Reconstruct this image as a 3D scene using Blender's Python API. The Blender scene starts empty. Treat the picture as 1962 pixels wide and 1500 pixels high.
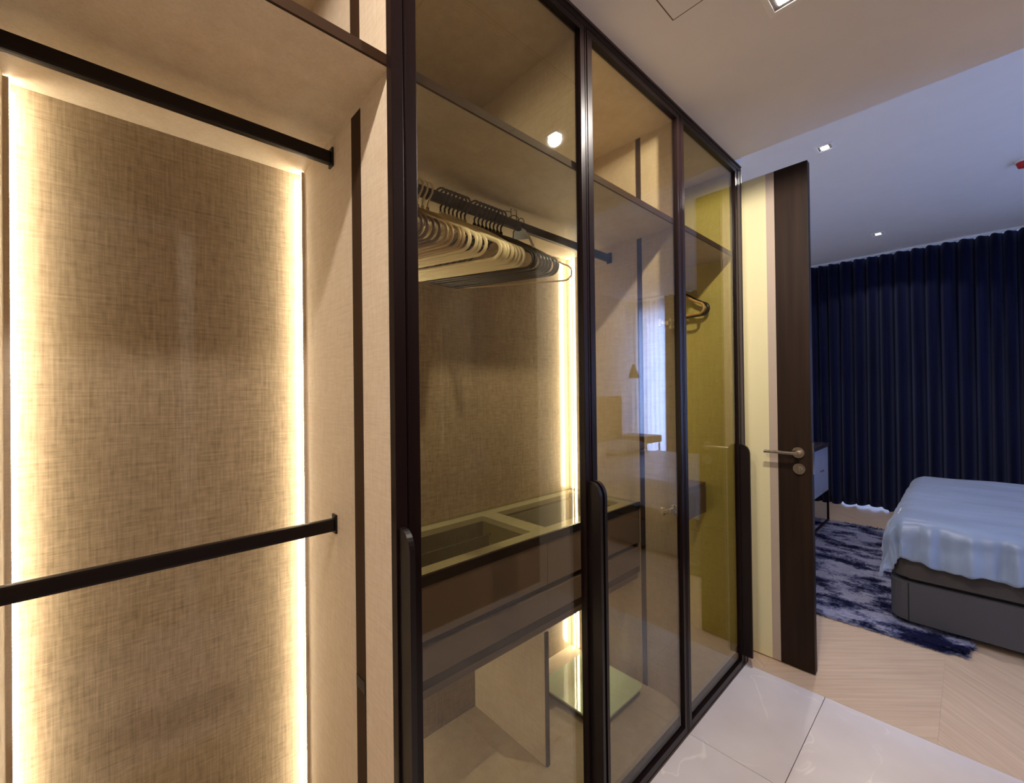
import bpy, bmesh, math, random
from mathutils import Vector, Matrix, noise
random.seed(7)
SC = bpy.context.scene
COL = SC.collection

# ---------------------------------------------------------------- camera
cam_d = bpy.data.cameras.new('camera'); cam = bpy.data.objects.new('camera', cam_d); COL.objects.link(cam)
yw, pt, rl = 0.82446855, 0.00529541, 0.01212272
F = Vector((-math.sin(yw)*math.cos(pt), math.cos(yw)*math.cos(pt), math.sin(pt)))
r0 = Vector((math.cos(yw), math.sin(yw), 0)); d0 = F.cross(r0)
RT = r0*math.cos(rl) + d0*math.sin(rl); DN = -r0*math.sin(rl) + d0*math.cos(rl)
UP = -DN
cam.matrix_world = Matrix(((RT.x, UP.x, -F.x, 0), (RT.y, UP.y, -F.y, 0), (RT.z, UP.z, -F.z, 1.35), (0, 0, 0, 1)))
cam_d.sensor_fit = 'HORIZONTAL'; cam_d.sensor_width = 36.0; cam_d.lens = 811.4/1962*36.0
cam_d.clip_start = 0.02
SC.camera = cam

# ---------------------------------------------------------------- world, exposure
w = bpy.data.worlds.new('dusk_sky'); SC.world = w; w.use_nodes = True
bg = w.node_tree.nodes['Background']
bg.inputs['Color'].default_value = (0.33, 0.45, 1.0, 1); bg.inputs['Strength'].default_value = 2.2
SC.view_settings.view_transform = 'Standard'; SC.view_settings.look = 'None'
SC.view_settings.gamma = 1.0; SC.view_settings.use_curve_mapping = False
SC.view_settings.exposure = 0.65
SC.cycles.max_bounces = 12; SC.cycles.transparent_max_bounces = 24
SC.cycles.diffuse_bounces = 5; SC.cycles.glossy_bounces = 5
SC.cycles.sample_clamp_indirect = 4.0
SC.cycles.caustics_reflective = False; SC.cycles.caustics_refractive = False

POWER_SPOT = 48.0
POWER_BED = 30.0
LED_E = 29.0
WARM = (1.0, 0.88, 0.67)
def add_light(name, kind, loc, energy, color, rot=(0, 0, 0), **kw):
    ld = bpy.data.lights.new(name, kind); ld.energy = energy; ld.color = color
    for k, v in kw.items(): setattr(ld, k, v)
    lo = bpy.data.objects.new(name, ld); COL.objects.link(lo); lo.location = loc; lo.rotation_euler = rot
    return lo
# daylight lamps outside the far window and the added, unseen side window
add_light('added_daylight_side', 'AREA', (2.62, 3.12, 1.5), 24, (0.32, 0.46, 1.0), (0, math.radians(90), 0), shape='RECTANGLE', size=2.2, size_y=1.4)
add_light('dusk_daylight_far', 'AREA', (1.95, 6.95, 1.4), 200, (0.38, 0.50, 1.0), (math.radians(-90), 0, 0), shape='RECTANGLE', size=0.8, size_y=2.4)

# ---------------------------------------------------------------- helpers
def newmat(name):
    m = bpy.data.materials.new(name); m.use_nodes = True
    return m, m.node_tree.nodes, m.node_tree.links, m.node_tree.nodes['Principled BSDF']
def lin(c):
    return tuple(((v/255)/12.92 if v/255 <= 0.04045 else ((v/255+0.055)/1.055)**2.4) for v in c) + (1,)
def plain(name, rgb, rough=0.5, metal=0.0, spec=0.5, bump=0.0, bscale=200, **kw):
    m, n, l, p = newmat(name)
    p.inputs['Base Color'].default_value = lin(rgb); p.inputs['Roughness'].default_value = rough
    p.inputs['Metallic'].default_value = metal; p.inputs['Specular IOR Level'].default_value = spec
    for k, v in kw.items(): p.inputs[k].default_value = v
    # a little unevenness in tone on everything
    tc = n.new('ShaderNodeTexCoord'); nz = n.new('ShaderNodeTexNoise'); nz.inputs['Scale'].default_value = bscale
    l.new(tc.outputs['Object'], nz.inputs['Vector'])
    mx = n.new('ShaderNodeMix'); mx.data_type = 'RGBA'; mx.blend_type = 'MULTIPLY'; mx.inputs[0].default_value = 0.06
    mx.inputs[6].default_value = lin(rgb); l.new(nz.outputs['Fac'], mx.inputs[7]); l.new(mx.outputs[2], p.inputs['Base Color'])
    if bump:
        b = n.new('ShaderNodeBump'); b.inputs['Strength'].default_value = bump; b.inputs['Distance'].default_value = 0.002
        l.new(nz.outputs['Fac'], b.inputs['Height']); l.new(b.outputs['Normal'], p.inputs['Normal'])
    return m
def stretched(n, l, geo, sc, det=2.0):
    mp = n.new('ShaderNodeMapping'); mp.inputs['Scale'].default_value = sc; l.new(geo, mp.inputs['Vector'])
    z = n.new('ShaderNodeTexNoise'); z.inputs['Scale'].default_value = 1.0; z.inputs['Detail'].default_value = det
    l.new(mp.outputs['Vector'], z.inputs['Vector']); return z.outputs['Fac']
def mathn(n, l, op, a, b=None):
    m = n.new('ShaderNodeMath'); m.operation = op
    for i, v in enumerate((a, b)):
        if v is None: continue
        if isinstance(v, (int, float)): m.inputs[i].default_value = v
        else: l.new(v, m.inputs[i])
    return m.outputs[0]
def ramp(n, l, fac, stops):
    r = n.new('ShaderNodeValToRGB'); e = r.color_ramp.elements
    while len(e) < len(stops): e.new(0.5)
    for i, (p, c) in enumerate(stops): e[i].position = p; e[i].color = c
    l.new(fac, r.inputs['Fac']); return r.outputs['Color']

def linen(name, base, dark, rough, coat):
    m, n, l, p = newmat(name)
    g = n.new('ShaderNodeNewGeometry').outputs['Position']
    h = stretched(n, l, g, (9, 9, 420)); v = stretched(n, l, g, (420, 420, 9))
    big = stretched(n, l, g, (3, 3, 1.2), 3)
    h2 = stretched(n, l, g, (30, 30, 150)); v2 = stretched(n, l, g, (150, 150, 25))
    s = mathn(n, l, 'ADD', mathn(n, l, 'ADD', h, v), mathn(n, l, 'ADD', h2, v2))
    s = mathn(n, l, 'MULTIPLY', s, 0.25)
    s = mathn(n, l, 'ADD', mathn(n, l, 'MULTIPLY', s, 0.85), mathn(n, l, 'MULTIPLY', big, 0.15))
    c = ramp(n, l, s, [(0.38, lin(dark)), (0.6, lin(base))])
    l.new(c, p.inputs['Base Color'])
    p.inputs['Roughness'].default_value = rough
    p.inputs['Coat Weight'].default_value = coat; p.inputs['Coat Roughness'].default_value = 0.03
    p.inputs['Specular IOR Level'].default_value = 0.3
    return m
M = {}
M['linen_back'] = linen('woven_linen_back', (158, 140, 115), (118, 101, 78), 0.6, 0.8)
M['linen'] = linen('woven_linen', (204, 190, 168), (186, 168, 144), 0.5, 0.0)
M['linen_olive'] = linen('olive_laminate', (200, 190, 116), (184, 172, 98), 0.5, 0.0)
M['bronze'] = plain('dark_bronze_metal', (27, 17, 17), 0.3, 0.0, 0.15)
M['bronze_edge'] = plain('brown_edge_band', (54, 37, 24), 0.65, 0.0, 0.1)
M['black_metal'] = plain('black_brown_metal', (20, 12, 12), 0.4, 0.0, 0.3)
M['grey_edge'] = plain('grey_brown_profile', (84, 72, 66), 0.5, 0.0, 0.3)
M['front'] = plain('drawer_front_brown', (112, 92, 76), 0.55)
M['charcoal'] = plain('charcoal_felt', (60, 56, 50), 0.95)
M['felt_olive'] = plain('olive_felt', (120, 108, 78), 0.95)
M['white_paint'] = plain('white_ceiling_paint', (236, 232, 228), 0.9, bscale=8)
M['wall_paint'] = plain('light_wall_paint', (226, 220, 214), 0.9, bscale=8)
M['line_dark'] = plain('joint_shadow_line', (110, 95, 85), 0.9)
M['cream'] = plain('cream_door_panel', (222, 214, 168), 0.55)
M['greige'] = plain('greige_door_band', (178, 162, 146), 0.55)
M['joint_tan'] = plain('joint_filler', (175, 152, 130), 0.9)
M['chrome'] = plain('brushed_nickel', (190, 180, 165), 0.22, 1.0)
M['gold'] = plain('polished_brass_steel', (240, 225, 190), 0.35, 0.8)
M['white_plastic'] = plain('white_trim', (240, 238, 235), 0.5)
M['baffle'] = plain('grey_lamp_baffle', (120, 116, 114), 0.5)
M['red'] = plain('red_plastic', (190, 25, 30), 0.4)
M['hanger_cream'] = plain('cream_plastic', (232, 220, 185), 0.35)
M['hanger_tan'] = plain('tan_plastic', (176, 152, 116), 0.35)
M['hanger_brown'] = plain('dark_brown_plastic', (82, 62, 42), 0.35)
M['hanger_black'] = plain('black_plastic', (22, 22, 22), 0.35)
M['hanger_wood'] = plain('light_wood_hanger', (200, 160, 100), 0.45)
M['wire'] = plain('dark_wire', (60, 50, 42), 0.35, 0.8)
M['bed_grey'] = plain('grey_bed_fabric', (74, 74, 80), 0.9, bump=0.3, bscale=400)
M['bed_brown'] = plain('dark_taupe_bed_fabric', (66, 62, 62), 0.9, bump=0.3, bscale=400)
M['black'] = plain('matt_black', (10, 9, 10), 0.8)
M['scale_body'] = plain('scale_underside', (70, 62, 52), 0.5)
M['cabinet_grey'] = plain('pale_lacquer', (178, 178, 192), 0.25)
M['cabinet_top'] = plain('dark_cabinet_top', (70, 62, 66), 0.15)
M['table_wood'] = plain('tan_table_wood', (150, 118, 88), 0.5)
M['sheet'] = plain('white_pillow_cloth', (205, 212, 228), 0.9)

def satin():
    m, n, l, p = newmat('grey_blue_satin')
    g = n.new('ShaderNodeNewGeometry').outputs['Position']
    f = stretched(n, l, g, (2.0, 6, 4), 5)
    l.new(ramp(n, l, f, [(0.3, lin((108, 126, 158))), (0.7, lin((134, 152, 182)))]), p.inputs['Base Color'])
    p.inputs['Roughness'].default_value = 0.38; p.inputs['Sheen Weight'].default_value = 0.3
    return m
M['satin'] = satin()
def velvet():
    m, n, l, p = newmat('navy_curtain_cloth')
    g = n.new('ShaderNodeNewGeometry').outputs['Position']
    f = stretched(n, l, g, (60, 60, 1.0), 3)
    l.new(ramp(n, l, f, [(0.3, lin((2, 4, 20))), (0.75, lin((11, 17, 58)))]), p.inputs['Base Color'])
    p.inputs['Roughness'].default_value = 0.8; p.inputs['Specular IOR Level'].default_value = 0.1; p.inputs['Sheen Weight'].default_value = 0.2
    p.inputs['Sheen Tint'].default_value = (0.5, 0.6, 1.0, 1)
    return m
M['velvet'] = velvet()
def sheer():
    m, n, l, p = newmat('sheer_voile')
    for x in list(n):
        if x.type != 'OUTPUT_MATERIAL': n.remove(x)
    out = [x for x in n if x.type == 'OUTPUT_MATERIAL'][0]
    t = n.new('ShaderNodeBsdfTranslucent'); t.inputs[0].default_value = (0.85, 0.88, 0.95, 1)
    d = n.new('ShaderNodeBsdfDiffuse'); d.inputs[0].default_value = (0.8, 0.82, 0.88, 1)
    tr = n.new('ShaderNodeBsdfTransparent')
    a = n.new('ShaderNodeMixShader'); a.inputs[0].default_value = 0.35; l.new(t.outputs[0], a.inputs[1]); l.new(d.outputs[0], a.inputs[2])
    b = n.new('ShaderNodeMixShader'); b.inputs[0].default_value = 0.2; l.new(a.outputs[0], b.inputs[1]); l.new(tr.outputs[0], b.inputs[2])
    l.new(b.outputs[0], out.inputs[0]); return m
M['sheer'] = sheer()
def dark_wood(name, a, b, ax='z', rough=0.5):
    m, n, l, p = newmat(name)
    g = n.new('ShaderNodeNewGeometry').outputs['Position']
    sc = {'z': (40, 40, 1.6), 'x': (2, 40, 40)}[ax]
    f = stretched(n, l, g, sc, 4)
    l.new(ramp(n, l, f, [(0.3, lin(a)), (0.7, lin(b))]), p.inputs['Base Color'])
    p.inputs['Roughness'].default_value = rough; return m
M['dark_wood'] = dark_wood('dark_walnut_veneer', (34, 24, 18), (46, 33, 25))
M['dark_wood'].node_tree.nodes['Principled BSDF'].inputs['Specular IOR Level'].default_value = 0.12
M['brown_wood'] = dark_wood('mid_walnut_veneer', (84, 62, 48), (104, 80, 62))
def oak(name, sign):
    m, n, l, p = newmat(name)
    g = n.new('ShaderNodeNewGeometry').outputs['Position']
    rot = n.new('ShaderNodeMapping'); rot.inputs['Rotation'].default_value = (0, 0, -sign*math.radians(45)); l.new(g, rot.inputs['Vector'])
    oi = n.new('ShaderNodeObjectInfo')
    ad = n.new('ShaderNodeVectorMath'); ad.operation = 'ADD'; l.new(rot.outputs['Vector'], ad.inputs[0])
    cb = n.new('ShaderNodeCombineXYZ'); l.new(mathn(n, l, 'MULTIPLY', oi.outputs['Random'], 37.0), cb.inputs[0]); l.new(cb.outputs[0], ad.inputs[1])
    f = stretched(n, l, ad.outputs[0], (3, 60, 1), 4)
    c = ramp(n, l, f, [(0.3, lin((198, 172, 146))), (0.72, lin((216, 192, 166)))])
    mx = n.new('ShaderNodeMix'); mx.data_type = 'RGBA'; mx.blend_type = 'MULTIPLY'; mx.inputs[0].default_value = 1
    l.new(c, mx.inputs[6]); l.new(ramp(n, l, oi.outputs['Random'], [(0, (0.975, 0.975, 0.975, 1)), (1, (1, 1, 1, 1))]), mx.inputs[7])
    l.new(mx.outputs[2], p.inputs['Base Color']); p.inputs['Roughness'].default_value = 0.42
    return m
M['oak_a'] = oak('pale_oak_rising', 1); M['oak_b'] = oak('pale_oak_falling', -1)
def marble():
    m, n, l, p = newmat('pale_veined_tile')
    g = n.new('ShaderNodeNewGeometry').outputs['Position']
    oi = n.new('ShaderNodeObjectInfo')
    ad = n.new('ShaderNodeVectorMath'); ad.operation = 'ADD'; l.new(g, ad.inputs[0])
    cb = n.new('ShaderNodeCombineXYZ'); l.new(mathn(n, l, 'MULTIPLY', oi.outputs['Random'], 9.0), cb.inputs[2]); l.new(cb.outputs[0], ad.inputs[1])
    nz = n.new('ShaderNodeTexNoise'); nz.inputs['Scale'].default_value = 1.6; nz.inputs['Detail'].default_value = 4; nz.inputs['Distortion'].default_value = 1.4
    l.new(ad.outputs[0], nz.inputs['Vector'])
    v = mathn(n, l, 'ABSOLUTE', mathn(n, l, 'SUBTRACT', nz.outputs['Fac'], 0.52))
    vein = ramp(n, l, v, [(0.0, (1, 1, 1, 1)), (0.006, (0, 0, 0, 1))])
    n2 = n.new('ShaderNodeTexNoise'); n2.inputs['Scale'].default_value = 5; l.new(ad.outputs[0], n2.inputs['Vector'])
    base = ramp(n, l, n2.outputs['Fac'], [(0.3, lin((216, 210, 213))), (0.7, lin((226, 221, 224)))])
    mask = mathn(n, l, 'MULTIPLY', vein, ramp(n, l, n2.outputs['Fac'], [(0.42, (0, 0, 0, 1)), (0.6, (0.75, 0.75, 0.75, 1))]))
    mx = n.new('ShaderNodeMix'); mx.data_type = 'RGBA'; l.new(mask, mx.inputs[0]); l.new(base, mx.inputs[6]); mx.inputs[7].default_value = lin((246, 242, 240))
    l.new(mx.outputs[2], p.inputs['Base Color']); p.inputs['Roughness'].default_value = 0.28
    return m
M['marble'] = marble()
def rugmat():
    m, n, l, p = newmat('mottled_navy_pile')
    g = n.new('ShaderNodeNewGeometry').outputs['Position']
    fa = stretched(n, l, g, (3.6, 6.2, 4), 6); fb = stretched(n, l, g, (9, 13, 4), 5)
    f = mathn(n, l, 'ADD', mathn(n, l, 'MULTIPLY', fa, 0.6), mathn(n, l, 'MULTIPLY', fb, 0.4))
    f2 = stretched(n, l, g, (60, 60, 60), 3)
    s = mathn(n, l, 'ADD', mathn(n, l, 'MULTIPLY', f, 0.82), mathn(n, l, 'MULTIPLY', f2, 0.18))
    l.new(ramp(n, l, s, [(0.44, lin((22, 25, 56))), (0.485, lin((84, 88, 120))), (0.54, lin((150, 152, 178)))]), p.inputs['Base Color'])
    p.inputs['Roughness'].default_value = 0.95; p.inputs['Specular IOR Level'].default_value = 0.1
    return m
M['rug'] = rugmat()
def glass(name, tint, base=0.04, gloss=0.02):
    m, n, l, p = newmat(name)
    n.remove(p); out = [x for x in n if x.type == 'OUTPUT_MATERIAL'][0]
    g = n.new('ShaderNodeNewGeometry')
    d = n.new('ShaderNodeVectorMath'); d.operation = 'DOT_PRODUCT'; l.new(g.outputs['Normal'], d.inputs[0]); l.new(g.outputs['Incoming'], d.inputs[1])
    c = mathn(n, l, 'SUBTRACT', 1.0, mathn(n, l, 'ABSOLUTE', d.outputs['Value']))
    f = mathn(n, l, 'ADD', mathn(n, l, 'MULTIPLY', mathn(n, l, 'POWER', c, 5.0), 1-base), base)
    ct = mathn(n, l, 'SQRT', mathn(n, l, 'SUBTRACT', 1.0, mathn(n, l, 'MULTIPLY', mathn(n, l, 'SUBTRACT', 1.0, mathn(n, l, 'MULTIPLY', d.outputs['Value'], d.outputs['Value'])), 0.433)))
    inv = mathn(n, l, 'DIVIDE', 1.0, ct); cc = n.new('ShaderNodeCombineColor')
    for i in range(3): l.new(mathn(n, l, 'POWER', tint[i], inv), cc.inputs[i])
    t = n.new('ShaderNodeBsdfTransparent'); l.new(cc.outputs[0], t.inputs[0])
    gl = n.new('ShaderNodeBsdfAnisotropic') if False else n.new('ShaderNodeBsdfGlossy'); gl.inputs['Roughness'].default_value = gloss
    mx = n.new('ShaderNodeMixShader'); l.new(f, mx.inputs[0]); l.new(t.outputs[0], mx.inputs[1]); l.new(gl.outputs[0], mx.inputs[2])
    l.new(mx.outputs[0], out.inputs[0]); return m
M['bronze_glass'] = glass('bronze_tinted_glass', (0.915, 0.905, 0.835), 0.05)
M['clear_glass'] = glass('clear_glass', (0.93, 0.95, 0.9), 0.05)
def green():
    m, n, l, p = newmat('pale_green_glass_plate')
    p.inputs['Base Color'].default_value = lin((196, 226, 182)); p.inputs['Roughness'].default_value = 0.08
    p.inputs['Coat Weight'].default_value = 0.6
    tc = n.new('ShaderNodeTexNoise'); tc.inputs['Scale'].default_value = 8
    l.new(ramp(n, l, tc.outputs['Fac'], [(0.3, lin((208, 234, 196))), (0.7, lin((218, 240, 208)))]), p.inputs['Base Color'])
    return m
M['green'] = green()
def emit(name, color, s):
    m, n, l, p = newmat(name)
    p.inputs['Base Color'].default_value = (0.8, 0.8, 0.8, 1)
    p.inputs['Emission Color'].default_value = color + (1,); p.inputs['Emission Strength'].default_value = s
    return m
M['led'] = emit('warm_led_diffuser', WARM, LED_E)
M['led_wide'] = emit('warm_led_diffuser_wide_bay', WARM, LED_E*1.15)
M['fill_side'] = emit('warm_added_fill_glow', WARM, LED_E*0.55)  # glow of the extra fill strips, not of the corner profiles
M['bulb'] = emit('downlight_lens', (1.0, 0.93, 0.86), 30.0)

class MB:
    def __init__(s): s.bm = bmesh.new()
    def box(s, x0, x1, y0, y1, z0, z1, bev=0.0):
        r = bmesh.ops.create_cube(s.bm, size=1.0)
        vs = r['verts']
        for v in vs:
            v.co = Vector(((x0+x1)/2 + v.co.x*(x1-x0), (y0+y1)/2 + v.co.y*(y1-y0), (z0+z1)/2 + v.co.z*(z1-z0)))
        if bev:
            es = list({e for v in vs for e in v.link_edges})
            bmesh.ops.bevel(s.bm, geom=es, offset=bev, segments=2, profile=0.7, affect='EDGES')
        return s
    def prism(s, pts, off):
        vs = [s.bm.verts.new(p) for p in pts]; ws = [s.bm.verts.new(Vector(p)+Vector(off)) for p in pts]
        s.bm.faces.new(vs); s.bm.faces.new(ws[::-1]); k = len(pts)
        for i in range(k):
            s.bm.faces.new((vs[i], ws[i], ws[(i+1) % k], vs[(i+1) % k]))
        return s
    def tube(s, pts, r, seg=8, cap=True, sx=1.0):
        pts = [Vector(p) for p in pts]; rings = []
        up = Vector((0.13, 0.21, 0.97)).normalized()
        prev = None
        for i, p in enumerate(pts):
            t = (pts[min(i+1, len(pts)-1)] - pts[max(i-1, 0)]).normalized()
            if prev is None:
                a = t.cross(up); a = a if a.length > 0.05 else t.cross(Vector((1, 0, 0))); a.normalize()
            else:
                a = (prev - t*prev.dot(t)).normalized()
            prev = a; b = t.cross(a)
            rr = r[i] if isinstance(r, (list, tuple)) else r
            rings.append([s.bm.verts.new(p + (a*math.cos(2*math.pi*k/seg)*sx + b*math.sin(2*math.pi*k/seg))*rr) for k in range(seg)])
        for i in range(len(rings)-1):
            for k in range(seg):
                s.bm.faces.new((rings[i][k], rings[i][(k+1) % seg], rings[i+1][(k+1) % seg], rings[i+1][k]))
        if cap:
            s.bm.faces.new(rings[0][::-1]); s.bm.faces.new(rings[-1])
        return s
    def cyl(s, c, axis, r, h, seg=24, r2=None):
        q = Vector((0, 0, 1)).rotation_difference(Vector(axis)).to_matrix().to_4x4()
        m = Matrix.Translation(Vector(c)) @ q
        bmesh.ops.create_cone(s.bm, cap_ends=True, segments=seg, radius1=r, radius2=r if r2 is None else r2, depth=h, matrix=m)
        return s
    def build(s, name, mat, parent=None, smooth=False, origin=None, **props):
        bmesh.ops.recalc_face_normals(s.bm, faces=s.bm.faces[:])
        o = Vector((0, 0, 0))
        if parent is not None:
            o = wloc(parent)
        elif origin is not None:
            o = Vector(origin)
        bmesh.ops.translate(s.bm, verts=s.bm.verts[:], vec=-o)
        me = bpy.data.meshes.new(name); s.bm.to_mesh(me); s.bm.free()
        me.materials.append(M[mat])
        if smooth:
            for f in me.polygons: f.use_smooth = True
        ob = bpy.data.objects.new(name, me); COL.objects.link(ob)
        if parent is not None: ob.parent = parent
        elif origin is not None: ob.location = o
        for k, v in props.items(): ob[k] = v
        return ob
def wloc(o):
    v = Vector((0, 0, 0))
    while o is not None: v += o.location; o = o.parent
    return v
def thing(name, label, cat, loc, group=None):
    o = bpy.data.objects.new(name, None); COL.objects.link(o); o.location = loc; o.empty_display_size = 0.05
    o['label'] = label; o['category'] = cat
    if group: o['group'] = group
    return o
def tag(o, label, cat, group=None):
    o['label'] = label; o['category'] = cat
    if group: o['group'] = group
    return o
def struct(mb, name, mat, **k): return mb.build(name, mat, kind='structure', **k)
def B(*a, **k): return MB().box(*a, **k)

# ================================================================ the setting
W0 = -0.768          # front plane of the wardrobe doors
BK = -1.368          # back panels
HC = 2.473           # corridor ceiling
HB = 2.87            # bedroom ceiling
YB = 2.268           # stone / wood border
floor = struct(B(-1.6, 2.4, -2.8, 6.6, -0.08, -0.012), 'floor', 'joint_tan')
# stone tiles of the corridor
def tile(x0, x1, y0, y1):
    g = 0.0012
    B(x0+g, x1-g, y0+g, y1-g, -0.012, 0.0).build('tile', 'marble', floor)
for (x0, x1, ys) in ((-1.05, -0.448, (-2.7, -1.96, -0.76, 0.44, 1.642, YB)), (-0.448, 0.152, (-2.7, -1.36, -0.16, 1.04, YB)), (0.152, 0.56, (-2.7, -1.96, -0.76, 0.44, 1.642, YB))):
    for a, b in zip(ys[:-1], ys[1:]): tile(x0, x1, a, b)
# chevron oak planks of the bedroom
def clip(poly, ax, lim, keep_less):
    out = []
    for i in range(len(poly)):
        p, q = poly[i], poly[(i+1) % len(poly)]
        ip = (p[ax] <= lim) if keep_less else (p[ax] >= lim); iq = (q[ax] <= lim) if keep_less else (q[ax] >= lim)
        if ip: out.append(p)
        if ip != iq:
            t = (lim-p[ax])/(q[ax]-p[ax]); out.append(tuple(p[k]+t*(q[k]-p[k]) for k in range(2)))
    return out
zw = 0.6; step = 0.15; g = 0.00015
k = 0
for zi in range(-3, 4):
    xa = -0.1 + zi*zw; xb = xa + zw; up = (zi % 2 == 1)
    s = 1 if up else -1
    y = 1.2
    while y < 7.4:
        ya = y; yb_ = y + s*zw
        poly = [(xa+g, ya+g*1.4), (xb-g, yb_+g*1.4), (xb-g, yb_+step-g*1.4), (xa+g, ya+step-g*1.4)]
        y += step
        for ax, lim, less in ((0, -1.5, False), (0, 2.3, True), (1, YB, False), (1, 6.45, True)):
            if poly: poly = clip(poly, ax, lim, less)
        if len(poly) < 3: continue
        area = abs(sum(poly[i][0]*poly[(i+1) % len(poly)][1]-poly[(i+1) % len(poly)][0]*poly[i][1] for i in range(len(poly))))/2
        if area < 0.0006: continue
        MB().prism([(p[0], p[1], -0.012) for p in poly], (0, 0, 0.012)).build('plank', 'oak_a' if up else 'oak_b', floor)
        k += 1

struct(B(-1.47, -1.37-0.012, -2.8, 2.30, 0, HC), 'wall_left', 'wall_paint')
struct(B(-1.6, -1.5, 2.39, 6.6, 0, HB), 'wall_bedroom_left', 'wall_paint')
struct(B(-1.6, -0.80, 2.30, 2.39, 0, HB), 'wall_partition', 'wall_paint')
struct(B(-1.47, 0.65, -2.8, -2.7, 0, HC), 'wall_back', 'wall_paint')
# opposite corridor wall: white above a brown wood leaf, then an opening side
struct(B(0.55, 0.65, -2.7, 0.34, 0, HC), 'wall_right', 'wall_paint')
struct(B(0.55, 0.65, 0.34, 2.2, 0, HC), 'wall_right_panelled', 'brown_wood')
d2 = struct(B(0.515, 0.552, -0.75, 0.25, 0.004, 2.34), 'door_2', 'brown_wood')
struct(B(0.28, 2.4, 2.2, 2.3, 0, HB), 'wall_bedroom_front', 'wall_paint')
ceil = struct(B(-1.47, 1.05, -2.8, 2.2, HC, HC+0.08), 'ceiling', 'white_paint')
struct(B(-1.6, 2.4, 2.12, 2.2, HC+0.08, HB+0.1), 'ceiling_drop', 'white_paint')
struct(B(-1.6, 2.4, 2.2, 6.6, HB, HB+0.1), 'ceiling_bedroom', 'white_paint')
# right bedroom wall; its unseen window is added to bring in blue light
mb = MB(); mb.box(2.3, 2.4, 2.2, 2.45, 0, HB); mb.box(2.3, 2.4, 3.78, 6.6, 0, HB); mb.box(2.3, 2.4, 2.45, 3.78, 0, 0.35); mb.box(2.3, 2.4, 2.45, 3.78, 2.6, HB)
struct(mb, 'wall_bedroom_right', 'wall_paint')
mb = MB(); mb.box(2.33, 2.37, 2.45, 2.49, 0.35, 2.6); mb.box(2.33, 2.37, 3.74, 3.78, 0.35, 2.6); mb.box(2.33, 2.37, 2.49, 3.74, 0.35, 0.39); mb.box(2.33, 2.37, 2.49, 3.74, 2.56, 2.6); mb.box(2.33, 2.37, 3.09, 3.13, 0.39, 2.56)
win_added = struct(mb, 'window_added', 'bronze')
B(2.347, 2.353, 2.49, 3.74, 0.39, 2.56).build('pane', 'clear_glass', win_added)
# far wall with the window behind the curtains
mb = MB(); mb.box(-1.6, -1.3, 6.5, 6.6, 0, HB); mb.box(2.2, 2.4, 6.5, 6.6, 0, HB); mb.box(-1.3, 2.2, 6.5, 6.6, 2.65, HB)
struct(mb, 'wall_far', 'wall_paint')
mb = MB(); 
for x in (-1.3, -0.44, 0.42, 1.28, 2.16): mb.box(x, x+0.04, 6.53, 6.57, 0, 2.65)
mb.box(-1.26, 2.16, 6.53, 6.57, 2.61, 2.65); mb.box(-1.26, 2.16, 6.53, 6.57, -0.012, 0.03)
win1 = struct(mb, 'window_1', 'bronze')
for x in (-1.26, -0.40, 0.46, 1.32): B(x, x+0.82 if x < 1.3 else 2.16, 6.547, 6.553, 0.03, 2.61).build('pane', 'clear_glass', win1)
struct(B(-1.6, 2.4, 6.6, 7.6, -0.1, -0.02), 'balcony_floor', 'wall_paint')

# bedroom door leaf (dark walnut leading edge beside cream and greige bands)
door = struct(B(-1.38, -0.79, 2.402, 2.44, 0.006, 2.444), 'door_1', 'cream')
B(-0.79, -0.690, 2.402, 2.44, 0.006, 2.444).build('cream_band', 'cream', door, label='cream vertical band')
B(-0.690, -0.6525, 2.402, 2.44, 0.006, 2.444).build('greige_band', 'greige', door, label='greige vertical band')
B(-0.6525, -0.512, 2.400, 2.442, 0.006, 2.444, bev=0.002).build('leading_stile', 'dark_wood', door, label='dark walnut leading stile')
mb = MB(); mb.cyl((-0.565, 2.396, 1.05), (0, 1, 0), 0.026, 0.008); mb.cyl((-0.565, 2.376, 1.05), (0, 1, 0), 0.010, 0.04)
mb.tube([(-0.563, 2.352, 1.05), (-0.60, 2.352, 1.05), (-0.66, 2.352, 1.05), (-0.700, 2.352, 1.05)], 0.008, 10)
mb.build('lever_handle', 'chrome', door, label='brushed metal lever handle')
mb = MB(); mb.cyl((-0.562, 2.396, 0.972), (0, 1, 0), 0.026, 0.008); mb.cyl((-0.562, 2.391, 0.972), (0, 1, 0), 0.012, 0.01); mb.box(-0.565, -0.559, 2.380, 2.388, 0.962, 0.982)
mb.build('lock_rosette', 'chrome', door, label='round metal lock rosette')
mb = MB(); mb.box(-0.508, -0.5115, 2.41, 2.43, 0.95, 1.10); mb.build('strike_plate', 'chrome', door)

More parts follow.
